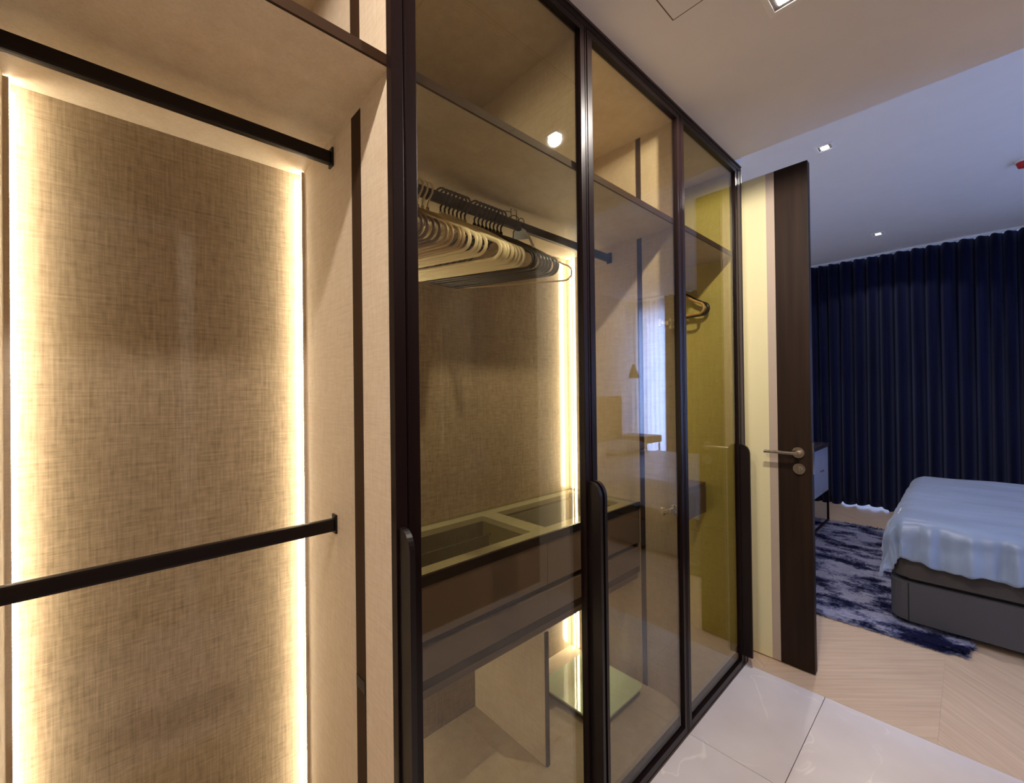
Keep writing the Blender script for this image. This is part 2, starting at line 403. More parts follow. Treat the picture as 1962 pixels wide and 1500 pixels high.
# ================================================================ wardrobe
P = 0.02
def side_panel(y0, y1, strip, unit, side):
    """gable: linen panel, dark recessed strip on the side facing `side` (+1/-1)"""
    pass
def rail(unit, y0, y1, z, xc=-1.113):
    mb = MB(); mb.box(xc-0.009, xc+0.009, y0+0.004, y1-0.004, z-0.016, z+0.016, bev=0.005)
    r = mb.build('hanging_rail', 'black_metal', unit, label='black flat hanging rail')
    for y, d in ((y0, 1), (y1, -1)):
        m2 = MB(); m2.box(xc-0.013, xc+0.013, min(y, y+d*0.005), max(y, y+d*0.005), z-0.022, z+0.026, bev=0.002)
        m2.build('rail_socket', 'black_metal', r)
    return r
def led(unit, y, d, z0, z1, mat='led'):
    # slim corner profile: its diffuser looks back at the panel at 45 degrees
    q = 0.009; xa, xb = -1.344, -1.335
    MB().prism([(xa, y, z0), (xb, y, z0), (xb, y+d*q, z0)], (0, 0, z1-z0)).build('led_profile', 'linen', unit)
    n = Vector((-1, d, 0)).normalized()*0.0006
    MB().prism([(xa+n.x, y+n.y, z0), (xb+n.x, y+d*q+n.y, z0), (xb+2*n.x, y+d*q+2*n.y, z0), (xa+2*n.x, y+2*n.y, z0)], (0, 0, z1-z0)).build('led_or_fill_strip', mat, unit, label='added warm fill strip brightening the wide bay')
def added_glow(unit, y, d, z0, z1):  # extra glowing strip, added to brighten the shelf underside of the wide bay
    m = MB(); m.box(-1.330, -1.316, min(y, y+d*0.0012), max(y, y+d*0.0012), z0, z1)
    m.build('led_or_fill_strip', 'fill_side', unit, label='added warm fill strip brightening the wide bay')
def shelf(unit, y0, y1, z0=2.017, z1=2.036):
    s = B(BK, W0-0.028, y0, y1, z0, z1).build('shelf', 'linen', unit)
    B(W0-0.028, W0-0.022, y0, y1, z0-0.001, z1+0.001).build('edge_band', 'bronze_edge', s, label='dark brown edge band')
    return s
def gable(unit, y0, y1, z0=0.0, z1=2.445, strips=(), front=None, mat='linen'):
    """strips: (y side, x0, x1)"""
    x1 = (W0-0.024) if front is None else front
    s = B(BK, x1, y0, y1, z0, z1).build('side_panel', mat, unit)
    for (ys, a, b, za, zb) in strips:
        lo, hi = (ys-0.0012, ys+0.0004) if ys == y0 else (ys-0.0004, ys+0.0012)
        B(a, b, lo, hi, za, zb).build('recessed_channel', 'bronze_edge', s, label='dark brown vertical channel')
    B(x1, x1+0.003, y0, y1, z0, z1).build('edge_band', 'grey_edge', s)
    return s
def common(unit, y0, y1):
    B(BK-0.012, BK, y0, y1, 0.09, 2.445).build('back_panel', 'linen_back', unit, label='glossy woven linen back panel')
    B(BK, W0-0.026, y0, y1, 0.07, 0.095).build('base_panel', 'linen', unit)
    B(BK, W0-0.026, y0, y1, 2.445, 2.462).build('top_panel', 'linen', unit)
    B(W0-0.05, W0-0.03, y0, y1, 0.0, 0.07).build('plinth', 'bronze', unit)

Y0a, Y0b = -0.174, 0.405
Y1a, Y1b = 0.425, 1.647
Y2a, Y2b = 1.667, 2.244
U1 = thing('wardrobe', 'open empty wardrobe bay with glowing linen back and two black rails', 'wardrobe', (-1.07, 0.115, 0.0))
common(U1, Y0a, Y0b)
gable(U1, Y0a-P, Y0a)
gable(U1, Y0b, Y0b+P/2, strips=((Y0b, -0.986, -0.936, 0.07, 2.005), (Y0b, -0.986, -0.936, 2.037, 2.445)))
shelf(U1, Y0a, Y0b)
rail(U1, Y0a, Y0b, 1.962); rail(U1, Y0a, Y0b, 1.02)
led(U1, Y0a, 1, 0.1, 2.014); led(U1, Y0b, -1, 0.1, 2.014)
B(-0.984, -0.938, Y0b-0.0025, Y0b, 0.672, 0.70).build('channel_clip', 'black_metal', U1, label='small dark clip in the channel')

U2 = thing('wardrobe', 'wide wardrobe behind two bronze glass doors, with hangers over drawers', 'wardrobe', (-1.07, 1.036, 0.0))
common(U2, Y1a, Y1b)
gable(U2, Y0b+P/2, Y1a)
gable(U2, Y1b, Y1b+P/2, strips=((Y1b, -0.972, -0.950, 0.095, 2.012), (Y1b, -0.972, -0.950, 2.037, 2.445)))
shelf(U2, Y1a, Y1b)
B(BK, W0-0.03, 1.03-0.009, 1.03+0.009, 2.036, 2.445).build('divider', 'linen', U2)
rl2 = rail(U2, Y1a, Y1b, 1.962)
mb = MB()
for y, dx in ((1.035, -1), (1.062, 1)):
    mb.tube([(-1.113, y, 1.975), (-1.113, y, 2.0), (-1.113+0.0, y, 2.0165)], 0.0016, 6)
    mb.tube([(-1.113, y, 2.004), (-1.113+0.012*dx, y-0.012, 2.0075), (-1.113+0.02*dx, y-0.03, 2.003)], 0.0014, 6)
mb.build('rail_bracket', 'wire', rl2)
for za, zb in ((0.1, 0.543), (0.878, 2.014)):
    for yy, dd in ((Y1a, 1), (Y1b, -1)): led(U2, yy, dd, za, zb, 'led_wide'); added_glow(U2, yy, dd, za, zb)

U3 = thing('wardrobe', 'narrow wardrobe behind the last bronze glass door, beside the bedroom entrance', 'wardrobe', (-1.07, 1.955, 0.0))
common(U3, Y2a, Y2b)
gable(U3, Y1b+P/2, Y2a)
gable(U3, Y2b, Y2b+0.016, mat='linen_olive')
shelf(U3, Y2a, Y2b)
rail(U3, Y2a, Y2b, 1.962)
led(U3, Y2a, 1, 0.1, 2.014); led(U3, Y2b, -1, 0.1, 2.014)
# floating drawer in the last bay
dr = B(-0.96, -0.942, Y2a+0.002, Y2b-0.002, 0.722, 0.855, bev=0.002).build('drawer', 'front', U3, label='dark taupe drawer front')
B(BK, -0.96, Y2a, Y2b, 0.722, 0.855).build('drawer_box', 'front', U3)
B(BK, -0.945, Y2a, Y2b, 0.857, 0.877).build('drawer_top', 'front', U3)
# outer end post of the run
B(-1.37, W0-0.001, 2.2605, 2.292, 0.0, 2.462).build('end_panel', 'grey_edge', U3, label='grey brown end panel')
B(W0-0.006, W0+0.001, 2.286, 2.294, 0.0, 2.462).build('corner_trim', 'black_metal', U3)

# fascia over the doors, sill track under them
t = thing('fascia', 'dark bronze fascia and track running over the glass doors', 'trim', (W0, 1.3, 2.445))
B(W0-0.03, W0, -0.19, 2.292, 2.447, 2.468).build('fascia_board', 'bronze', t)
B(W0-0.02, W0+0.004, -0.19, 2.292, 2.468, HC-0.0005).build('shadow_trim', 'grey_edge', t, label='thin light trim under the ceiling')
t = thing('floor_track', 'dark bronze track along the foot of the glass doors', 'trim', (W0, 1.3, 0.0))
B(W0-0.028, W0-0.012, -0.19, 2.292, 0.0, 0.012).build('track_base', 'bronze', t)
B(W0-0.010, W0+0.001, -0.19, 2.292, 0.0, 0.007).build('track_lip', 'grey_edge', t)

def hinge(parent, y, z, d, k=1.0):
    mb = MB()
    def hb(x0, x1, a, b, h, bev): mb.box(x0, x1, min(y+d*a*k, y+d*b*k), max(y+d*a*k, y+d*b*k), z-h*k, z+h*k, bev=bev*k)
    hb(-0.806, -0.795, 0.0, 0.040, 0.008, 0.002); hb(-0.803, -0.794, 0.004, 0.018, 0.020, 0.002)
    hb(-0.815, -0.806, 0.030, 0.060, 0.006, 0.002); hb(-0.826, -0.812, 0.050, 0.066, 0.015, 0.003)
    for q in (-0.013, 0.013): mb.cyl((-0.797, y-d*0.006, z+q*k), (1, 0, 0), 0.0045*k, 0.012, 12)
    mb.build('hinge', 'gold', parent, label='bright metal hinge')
def blade(parent, yy):
    # pull: a tall blade standing off the edge, with a rounded top corner
    zt, zb, xo = 1.088, 0.06, -0.726; R = 0.034
    pts = [(W0, zb), (xo, zb)]
    for i in range(9):
        an = math.pi/2*i/8; pts.append((xo-R+R*math.cos(an), zt-R*1.3+R*1.3*math.sin(an)))
    pts.append((W0, zt))
    MB().prism([(p[0], yy, p[1]) for p in pts], (0, 0.012, 0)).build('pull_handle', 'black_metal', parent, label='tall dark blade pull with rounded top')
def gdoor(unit, y0, y1, hside, label):
    # hside: +1 the pull is on the near edge, -1 on the far edge
    z0, z1 = 0.014, 2.445; a = 0.028; T = 0.022
    mb = MB()
    mb.box(W0-T, W0, y0, y0+a, z0, z1, bev=0.0015); mb.box(W0-T, W0, y1-a, y1, z0, z1, bev=0.0015)
    mb.box(W0-T, W0, y0+a, y1-a, z1-0.02, z1); mb.box(W0-T, W0, y0+a, y1-a, z0, z0+0.026)
    # slim grooves on the stiles
    mb.box(W0, W0+0.0015, y0+0.002, y0+0.007, z0, z1); mb.box(W0, W0+0.0015, y1-0.007, y1-0.002, z0, z1)
    fr = mb.build('glass_door', 'bronze', unit, label=label)
    B(W0-0.014, W0-0.009, y0+a-0.001, y1-a+0.001, z0+0.025, z1-0.019).build('pane', 'bronze_glass', fr, label='bronze tinted glass pane')
    blade(fr, y0+0.004 if hside > 0 else y1-0.0165)
    yh = y1 if hside > 0 else y0
    d = -1 if hside > 0 else 1
    for z in (1.62, 0.885): hinge(fr, yh + d*a, z, d, 0.3 if y0 < 0.5 else 1.0)
    return fr
post = B(W0-0.022, W0, 0.3965, 0.4215, 0.014, 2.445, bev=0.0015).build('front_post', 'bronze', U1, label='dark bronze front post')
blade(post, 0.402)
gdoor(U2, 0.424, 1.0285, -1, 'bronze glass door before the hangers')
gdoor(U2, 1.0305, 1.6355, 1, 'bronze glass door in the middle')
gdoor(U3, 1.6375, 2.243, -1, 'bronze glass door nearest the bedroom')

# ================================================================ drawer chest with a glass top
DX = -0.977
ch = thing('drawer_chest', 'low taupe drawer chest with a glass display top inside the wide wardrobe', 'drawers', (-1.17, 1.036, 0.095))
fd = [(Y1a+0.001, 1.0575), (1.0595, Y1b-0.001)]
for (a, b) in fd:
    B(DX-0.018, DX, a, b, 0.704, 0.846, bev=0.001).build('drawer_front', 'front', ch)
for (a, b) in fd:
    B(DX-0.018, DX, a, b, 0.602, 0.681, bev=0.001).build('drawer_front', 'front', ch)
B(DX-0.04, DX-0.02, Y1a+0.001, Y1b-0.001, 0.602, 0.846).build('finger_channel', 'bronze_edge', ch, label='dark recessed finger channel')
B(BK, DX-0.002, Y1a+0.001, Y1b-0.001, 0.575, 0.600).build('bottom_board', 'bronze_edge', ch)
B(BK, DX-0.012, Y1a+0.001, Y1b-0.001, 0.545, 0.574).build('under_rail', 'front', ch)
for (y0_, y1_) in ((Y1a+0.001, Y1a+0.016), (Y1b-0.016, Y1b-0.001)):
    B(BK, DX-0.041, y0_, y1_, 0.601, 0.846).build('chest_side', 'front', ch)
s = B(BK, DX-0.006, 1.043, 1.058, 0.096, 0.544).build('standing_divider', 'linen', ch)
B(DX-0.006, DX, 1.043, 1.058, 0.096, 0.544).build('edge_band', 'bronze_edge', s)
# display top: frame of linen boards around two trays, a pane over it
mb = MB(); zt = 0.868
mb.box(BK+0.004, -1.315, Y1a+0.001, Y1b-0.001, 0.848, zt); mb.box(-1.045, DX-0.006, Y1a+0.001, Y1b-0.001, 0.848, zt)
mb.box(-1.315, -1.045, Y1a+0.001, 0.48, 0.848, zt); mb.box(-1.315, -1.045, 1.05, 1.12, 0.848, zt); mb.box(-1.315, -1.045, 1.60, Y1b-0.001, 0.848, zt)
mb.build('display_frame', 'linen', ch, label='pale linen tray frame')
B(DX-0.006, DX+0.004, Y1a+0.001, Y1b-0.001, 0.848, 0.876).build('front_edge', 'bronze', ch, label='dark bronze front edge')
B(BK+0.003, DX-0.006, Y1a+0.001, Y1b-0.001, 0.870, 0.876).build('glass_top', 'clear_glass', ch, label='clear glass top')
mb = MB(); mb.box(-1.315, -1.045, 0.48, 1.05, 0.77, 0.775); mb.box(-1.045, -1.040, 0.48, 1.05, 0.775, 0.848); mb.box(-1.315, -1.045, 0.475, 0.48, 0.775, 0.848); mb.box(-1.315, -1.045, 1.05, 1.055, 0.775, 0.848)
tr = mb.build('tray', 'felt_olive', ch, label='olive lined tray')
B(-1.320, -1.315, 0.48, 1.05, 0.775, 0.848).build('tray_wall', 'charcoal', tr)
B(-1.21, -1.205, 0.48, 0.99, 0.775, 0.835).build('tray_partition', 'charcoal', tr)
MB().cyl((-1.20, 0.985, 0.84), (0, 0, 1), 0.008, 0.012, 12).build('knob', 'chrome', tr)
mb = MB(); mb.box(-1.315, -1.045, 1.12, 1.60, 0.835, 0.840); mb.build('tray', 'charcoal', ch, label='charcoal felt tray')

# bathroom scale
sc_ = thing('bathroom_scale', 'pale green glass bathroom scale on the wardrobe floor under the drawers', 'scale', (-1.09, 1.43, 0.095))
def rrect(x0, x1, y0, y1, r, z, n=6):
    pts = []
    for cx, cy, a0 in ((x1-r, y1-r, 0), (x0+r, y1-r, 90), (x0+r, y0+r, 180), (x1-r, y0+r, 270)):
        for i in range(n+1):
            a = math.radians(a0+90*i/n); pts.append((cx+r*math.cos(a), cy+r*math.sin(a), z))
    return pts
MB().prism(rrect(-1.25, -0.935, 1.283, 1.597, 0.03, 0.124), (0, 0, 0.007)).build('glass_plate', 'green', sc_, label='pale green plate')
MB().prism(rrect(-1.243, -0.942, 1.290, 1.590, 0.028, 0.103), (0, 0, 0.0205)).build('body', 'scale_body', sc_)
for x in (-1.21, -0.975):
    for y in (1.325, 1.555):
        MB().cyl((x, y, 0.0995), (0, 0, 1), 0.015, 0.008, 14).build('foot', 'black', sc_)

# ================================================================ hangers
RX, RZ = -1.113, 1.978
def arc(cx, cz, r, a0, a1, n):
    return [(cx+r*math.cos(math.radians(a0+(a1-a0)*i/n)), cz+r*math.sin(math.radians(a0+(a1-a0)*i/n))) for i in range(n+1)]
def hanger_proto(mat, hookmat, r=0.0048, bar=True, kind='tube'):
    """drawn in the XZ plane round the rail's top (0,0)"""
    o = bpy.data.objects.new('clothes_hanger', None); COL.objects.link(o); o.empty_display_size = 0.02
    hw = 0.192
    path = [(0.0, -0.078), (0.02, -0.082), (0.06, -0.100), (0.11, -0.130), (0.15, -0.158), (hw-0.010, -0.176)]
    path += arc(hw-0.012, -0.205, 0.028, 60, -90, 8)
    left = [(-x, z) for x, z in path[::-1]]
    loop = path + ([(0.0, -0.233)] if bar else []) + left[:-1]
    if bar: loop.append(path[0])
    mb = MB(); mb.tube([(x, 0, z) for x, z in loop], r, 8, cap=not bar)
    if kind == 'tube':
        mb.tube([(0, 0, -0.06), (0, 0, -0.082)], 0.0065, 8)
        for sx in (1, -1): mb.tube([(sx*0.045, 0, -0.098), (sx*0.052, 0, -0.112), (sx*0.066, 0, -0.108)], 0.003, 6)
    me = mb.build('hanger_frame', mat, o, smooth=True)
    mb = MB()
    hk = [(0.0, -0.066), (0.0, -0.045), (0.008, -0.034), (0.0195, -0.018)] + arc(0.0, -0.006, 0.0215, -10, 190, 10) + [(-0.020, -0.016)]
    mb.tube([(x, 0, z) for x, z in hk], 0.0032 if kind == 'tube' else 0.0017, 8)
    mb.build('hook', hookmat, o, smooth=True)
    return o
def dup(root, loc, rz, label, cat, group, first):
    r = root if first else root.copy()
    if not first:
        COL.objects.link(r)
        for c in root.children:
            d = c.copy(); COL.objects.link(d); d.parent = r
    r.location = loc; r.rotation_euler = (0, 0, rz); r['label'] = label; r['category'] = cat; r['group'] = group
    return r
protos = {'brown': hanger_proto('hanger_brown', 'hanger_brown'), 'tan': hanger_proto('hanger_tan', 'hanger_tan'),
          'cream': hanger_proto('hanger_cream', 'hanger_cream', 0.0052), 'black': hanger_proto('hanger_black', 'hanger_black', 0.0050)}
ORD = ['nearest', 'second', 'third', 'fourth', 'fifth', 'sixth', 'seventh', 'eighth']
def ys_(a, b, n): return [a+(b-a)*i/(n-1) for i in range(n)]
runs = [('brown', ys_(0.480, 0.548, 5), 14, 'dark brown plastic hanger at the near end of the packed rail', 'dark brown hangers at the near end of the rail'),
        ('tan', ys_(0.566, 0.618, 4), 17, 'tan plastic hanger between the dark brown and the cream ones', 'tan hangers near the rail end'),
        ('cream', ys_(0.636, 0.688, 4), 18, 'cream plastic hanger in the first pale bunch', 'cream hangers of the first bunch'),
        ('creamw', ys_(0.735, 0.828, 7), 22, 'cream hanger with metal hook in the second pale bunch', 'cream hangers of the second bunch'),
        ('black', ys_(0.868, 0.985, 8), 23, 'black plastic hanger in the dark bunch behind the cream ones', 'black hangers on the rail')]
protos['creamw'] = hanger_proto('hanger_cream', 'wire', 0.0058)
used = set(); rnd = random.Random(3)
for kd, ys, ang, lab, grp in runs:
    for n_, y in enumerate(ys):
        dup(protos[kd], (RX, y, RZ), math.radians(ang+rnd.uniform(-1.6, 1.6)), ORD[n_]+' '+lab, 'hanger', grp, kd not in used); used.add(kd)
last = hanger_proto('hanger_tan', 'wire', 0.0030, kind='wire')
last.location = (RX, 1.045, RZ); last.rotation_euler = (0, 0, math.radians(34)); last['label'] = 'thin pale hanger hanging alone, furthest along the packed rail'; last['category'] = 'hanger'
# small white paper clip hanger
t = thing('clip_hanger', 'small white clip hanger with paper tag beside the black hangers', 'hanger', (RX, 1.08, RZ))
mb = MB(); mb.prism([(RX-0.055, 1.078, 1.925), (RX+0.045, 1.078, 1.905), (RX+0.03, 1.078, 1.94), (RX, 1.078, 1.962), (RX-0.025, 1.078, 1.955)], (0, 0.003, 0)); mb.build('paper_tag', 'sheet', t)
MB().tube([(RX+0.035, 1.082, 1.925), (RX+0.05, 1.082, 1.90), (RX+0.065, 1.082, 1.872)], 0.0045, 8).build('clip', 'white_plastic', t)
MB().tube([(RX+x, 1.08, RZ+z) for x, z in [(0, -0.02), (0.019, -0.012)] + arc(0, -0.006, 0.0205, 0, 190, 8)], 0.0016, 6).build('hook', 'wire', t)
# hangers in the last bay
w1 = hanger_proto('hanger_wood', 'chrome', 0.0065, kind='tube'); w1.location = (RX, 2.17, RZ); w1.rotation_euler = (0, 0, -0.05)
w1['label'] = 'light wood hanger alone in the narrow last bay'; w1['category'] = 'hanger'
w2 = hanger_proto('hanger_black', 'chrome', 0.009, kind='tube'); w2.location = (RX, 2.213, RZ+0.004)
w2['label'] = 'thick dark hanger next to the light wood one in the last bay'; w2['category'] = 'hanger'

# ================================================================ ceiling fittings
def downlight(x, y, zc, label, power, warm, ang=178):
    t = thing('downlight', label, 'lamp', (x, y, zc-0.001))
    a = 0.05; b = 0.034
    mb = MB()
    mb.box(x-a, x+a, y-a, y-b, zc-0.004, zc-0.0005); mb.box(x-a, x+a, y+b, y+a, zc-0.004, zc-0.0005)
    mb.box(x-a, x-b, y-b, y+b, zc-0.004, zc-0.0005); mb.box(x+b, x+a, y-b, y+b, zc-0.004, zc-0.0005)
    mb.build('trim_frame', 'white_plastic', t)
    B(x-b, x+b, y-b, y+b, zc-0.0016, zc-0.0005).build('baffle', 'baffle', t)
    B(x-0.019, x+0.019, y-0.019, y+0.019, zc-0.0035, zc-0.0017).build('lens', 'bulb', t)
    L = add_light('downlight_lamp', 'SPOT', (x, y, zc-0.02), power, warm, (0, 0, 0), spot_size=math.radians(ang), spot_blend=0.15, shadow_soft_size=0.024)
    L.parent = t; L.location = (0, 0, -0.019)
    return t
WN = (1.0, 0.89, 0.80)
downlight(-0.345, 1.395, HC, 'square white downlight over the glass doors in the corridor ceiling', POWER_SPOT, WN)
downlight(-0.345, -0.16, HC, 'square white downlight in front of the open wardrobe bay', POWER_SPOT*0.6, WN)
downlight(-0.345, -1.78, HC, 'square white downlight at the back end of the corridor', POWER_SPOT*0.6, WN)
downlight(-0.600, 3.25, HB, 'square downlight in the bedroom ceiling nearest the door', POWER_BED, WN, ang=136)
downlight(-0.592, 5.45, HB, 'square downlight in the bedroom ceiling nearest the curtain', POWER_BED*0.35, WN, ang=136)
# hatch in the ceiling
t = thing('access_hatch', 'flush square access hatch in the white corridor ceiling', 'hatch', (-0.3, 0.93, HC))
B(-0.593, 0.0, 0.64, 1.229, HC-0.0022, HC-0.0004).build('hatch_panel', 'white_paint', t)
mb = MB(); 
for q in ((-0.597, -0.593, 0.636, 1.233), (0.0, 0.004, 0.636, 1.233), (-0.593, 0.0, 0.636, 0.64), (-0.593, 0.0, 1.229, 1.233)): mb.box(*q, HC-0.0012, HC-0.0003)
mb.build('joint_line', 'line_dark', t, label='thin dark joint around the hatch')
t = thing('fire_detector', 'small red fire detector on the bedroom ceiling', 'detector', (0.25, 4.42, HB))
MB().cyl((0.262, 4.44, HB-0.008), (0, 0, 1), 0.040, 0.014, 28).build('mount_plate', 'white_plastic', t)
MB().cyl((0.262, 4.44, HB-0.030), (0, 0, -1), 0.036, 0.032, 28, r2=0.026).build('detector_head', 'red', t, smooth=False)

# ================================================================ curtains
def curtain(name, x0, x1, yc, z1, z0f, amp, pitch, mat, label, seed):
    bm = bmesh.new(); nx = int((x1-x0)/0.0075); nz = 24; rnd = random.Random(seed)
    ph = []; p = 0.0
    for i in range(nx+1):
        p += (2*math.pi*0.0075/pitch)*(0.75+0.5*noise.noise(Vector((i*0.02, seed, 0)))+0.25)
        ph.append(p)
    rows = []
    for j in range(nz+1):
        v = j/nz; row = []
        for i in range(nx+1):
            x = x0 + (x1-x0)*i/nx
            zb = z0f(x); z = z1 + (zb-z1)*v
            a = amp*(0.85+0.3*v)
            s = math.sin(ph[i]+0.5*noise.noise(Vector((x*2, v*1.2, seed))))
            y = yc + a*(abs(s)**0.75*(1 if s > 0 else -1)) + 0.01*noise.noise(Vector((x*9, v*2, 3)))
            xx = x + 0.012*math.cos(ph[i])*0.8
            if v < 0.03: z += 0.006*math.sin(ph[i]*2)
            row.append(bm.verts.new((xx, y, z)))
        rows.append(row)
    for j in range(nz):
        for i in range(nx): bm.faces.new((rows[j][i], rows[j][i+1], rows[j+1][i+1], rows[j+1][i]))
    m = MB(); m.bm.free(); m.bm = bm
    o = m.build(name, mat, None, smooth=True, origin=((x0+x1)/2, yc, 0))
    md = o.modifiers.new('thickness', 'SOLIDIFY'); md.thickness = 0.002
    return o
def hem(x):
    h = 0.001
    if -1.06 < x < -0.62:
        h = 0.010 + 0.012*(math.sin((x+1.12)*23)*0.5+0.5) + (0.010 if x > -0.92 else 0)
    return h
c = curtain('curtain', -1.46, 1.66, 6.25, 2.845, hem, 0.045, 0.113, 'velvet', '', 5)
tag(c, 'navy pleated blackout curtain hanging from the bedroom ceiling', 'curtain')
c = curtain('sheer_curtain', 1.60, 2.25, 6.36, 2.845, lambda x: 0.01, 0.02, 0.07, 'sheer', '', 9)
tag(c, 'white sheer curtain at the end of the navy one, over the window', 'curtain')
t = thing('curtain_track', 'thin white curtain track under the bedroom ceiling', 'track', (0.4, 6.25, HB))
B(-1.48, 2.26, 6.225, 6.285, 2.852, HB-0.0005).build('track_profile', 'white_plastic', t)

# ================================================================ bed
bx0, by0, by1, bx1 = -0.33, 3.25, 5.06, 1.72
bed = thing('bed', 'wide low bed with grey fabric storage base', 'bed', (0.7, 4.15, 0.0))
def rbox(x0, x1, y0, y1, z0, z1, r):
    return MB().prism(rrect(x0, x1, y0, y1, r, z0, 8), (0, 0, z1-z0))
def bevtop(mb, off=0.008):
    es = [e for e in mb.bm.edges if abs(e.verts[0].co.z-e.verts[1].co.z) < 1e-5]
    bmesh.ops.bevel(mb.bm, geom=es, offset=off, segments=3, profile=0.5, affect='EDGES'); return mb
bevtop(rbox(bx0, bx1, by0, by1, 0.045, 0.262, 0.085)).build('bed_base', 'bed_grey', bed)
rbox(bx0+0.03, bx1-0.03, by0+0.03, by1-0.03, 0.262, 0.285, 0.07).build('seam_gap', 'black', bed)
bevtop(rbox(bx0+0.002, bx1, by0+0.002, by1-0.002, 0.285, 0.44, 0.085), 0.012).build('box_spring', 'bed_brown', bed, label='dark taupe upper base')
B(bx0+0.079, bx0+0.083, by0-0.002, by0+0.003, 0.05, 0.258).build('base_seam', 'black', bed)
for x in (bx0+0.12, bx1-0.12):
    for y in (by0+0.12, by1-0.12): MB().cyl((x, y, 0.0325), (0, 0, 1), 0.03, 0.025, 16).build('foot', 'black', bed)
bevtop(rbox(bx0+0.02, bx1, by0+0.02, by1-0.02, 0.441, 0.59, 0.09), 0.03).build('mattress', 'sheet', bed)
B(bx1, bx1+0.12, by0-0.05, by1+0.05, 0.05, 1.30, bev=0.02).build('headboard', 'bed_brown', bed)
def duvet():
    bm = bmesh.new()
    r = 0.085; top = 0.612
    X0, X1, Ya, Yb = bx0-0.014+r, 1.15, by0-0.016+r, by1+0.016-r
    ofx, ofy = 0.30, 0.275
    n1 = 170; n2 = 200; vs = []
    for i in range(n1+1):
        row = []
        px = (X0-ofx) + (X1-X0+ofx)*i/n1
        for j in range(n2+1):
            py = (Ya-ofy) + (Yb-Ya+2*ofy)*j/n2
            qx = max(px, X0); qy = min(max(py, Ya), Yb)
            dx, dy = px-qx, py-qy; d = math.hypot(dx, dy)
            jag = 1.0 + 0.12*noise.noise(Vector((px*5, py*5, 2))) + 0.05*noise.noise(Vector((px*19, py*19, 7)))
            wr = 0.006*noise.noise(Vector((px*2.2, py*7.0, 0.3))) + 0.0035*noise.noise(Vector((px*5, py*14, 5))) + 0.007*noise.noise(Vector((px*1.6+py*1.6, py*1.2, 9)))
            # long crease lines lying along the bed, as a pulled sheet has
            cr = math.sin(py*26 + 2.2*noise.noise(Vector((px*1.3, py*2, 4))))
            wr += 0.0032*max(0, cr)**4*(0.5+noise.noise(Vector((px*2, py*2, 1))))
            if d < 1e-6:
                row.append(bm.verts.new((qx, qy, top + wr)))
                continue
            ux, uy = dx/d, dy/d; d *= jag
            if d < r*math.pi/2: h = r*math.sin(d/r); v = r*(1-math.cos(d/r))
            else:
                e = d-r*math.pi/2; h = r + 0.02*e/0.15; v = r + e
            k = min(1.0, max(0.0, (d-0.05)/0.14))
            along = (px if abs(uy) > abs(ux) else py)
            th = math.atan2(uy, ux)
            rip = 0.013*math.sin(along*46 + 5*noise.noise(Vector((along*3, 0, 1)))+th*3) + 0.006*math.sin(along*83+2+th*4) + 0.004*noise.noise(Vector((along*45, v*8, 1)))
            if 0.2 < abs(ux) < 0.98: rip += 0.016*math.sin(th*7)
            h += k*rip + wr
            row.append(bm.verts.new((qx+ux*h, qy+uy*h, top - v + wr*(1-k))))
        vs.append(row)
    for i in range(n1):
        for j in range(n2): bm.faces.new((vs[i][j], vs[i+1][j], vs[i+1][j+1], vs[i][j+1]))
    m = MB(); m.bm.free(); m.bm = bm
    o = m.build('duvet', 'satin', None, smooth=True, origin=(0.4, 4.15, 0.45))
    md = o.modifiers.new('thickness', 'SOLIDIFY'); md.thickness = 0.006; md.offset = -1
    return o
tag(duvet(), 'grey blue satin duvet draped over the bed', 'duvet')
def pillow(y):
    bm = bmesh.new(); bmesh.ops.create_uvsphere(bm, u_segments=28, v_segments=14, radius=1.0)
    for v in bm.verts:
        c = v.co; sg = lambda a, e: math.copysign(abs(a)**e, a)
        v.co = Vector((sg(c.x, 0.6)*0.24, sg(c.y, 0.6)*0.36, c.z*0.075))
    m = MB(); m.bm.free(); m.bm = bm
    for v in bm.verts: v.co += Vector((1.42, y, 0.672))
    return m.build('pillow', 'sheet', None, smooth=True, origin=(1.42, y, 0.6))
tag(pillow(3.72), 'white pillow at the near side of the headboard', 'pillow')
tag(pillow(4.60), 'white pillow at the far side of the headboard', 'pillow')

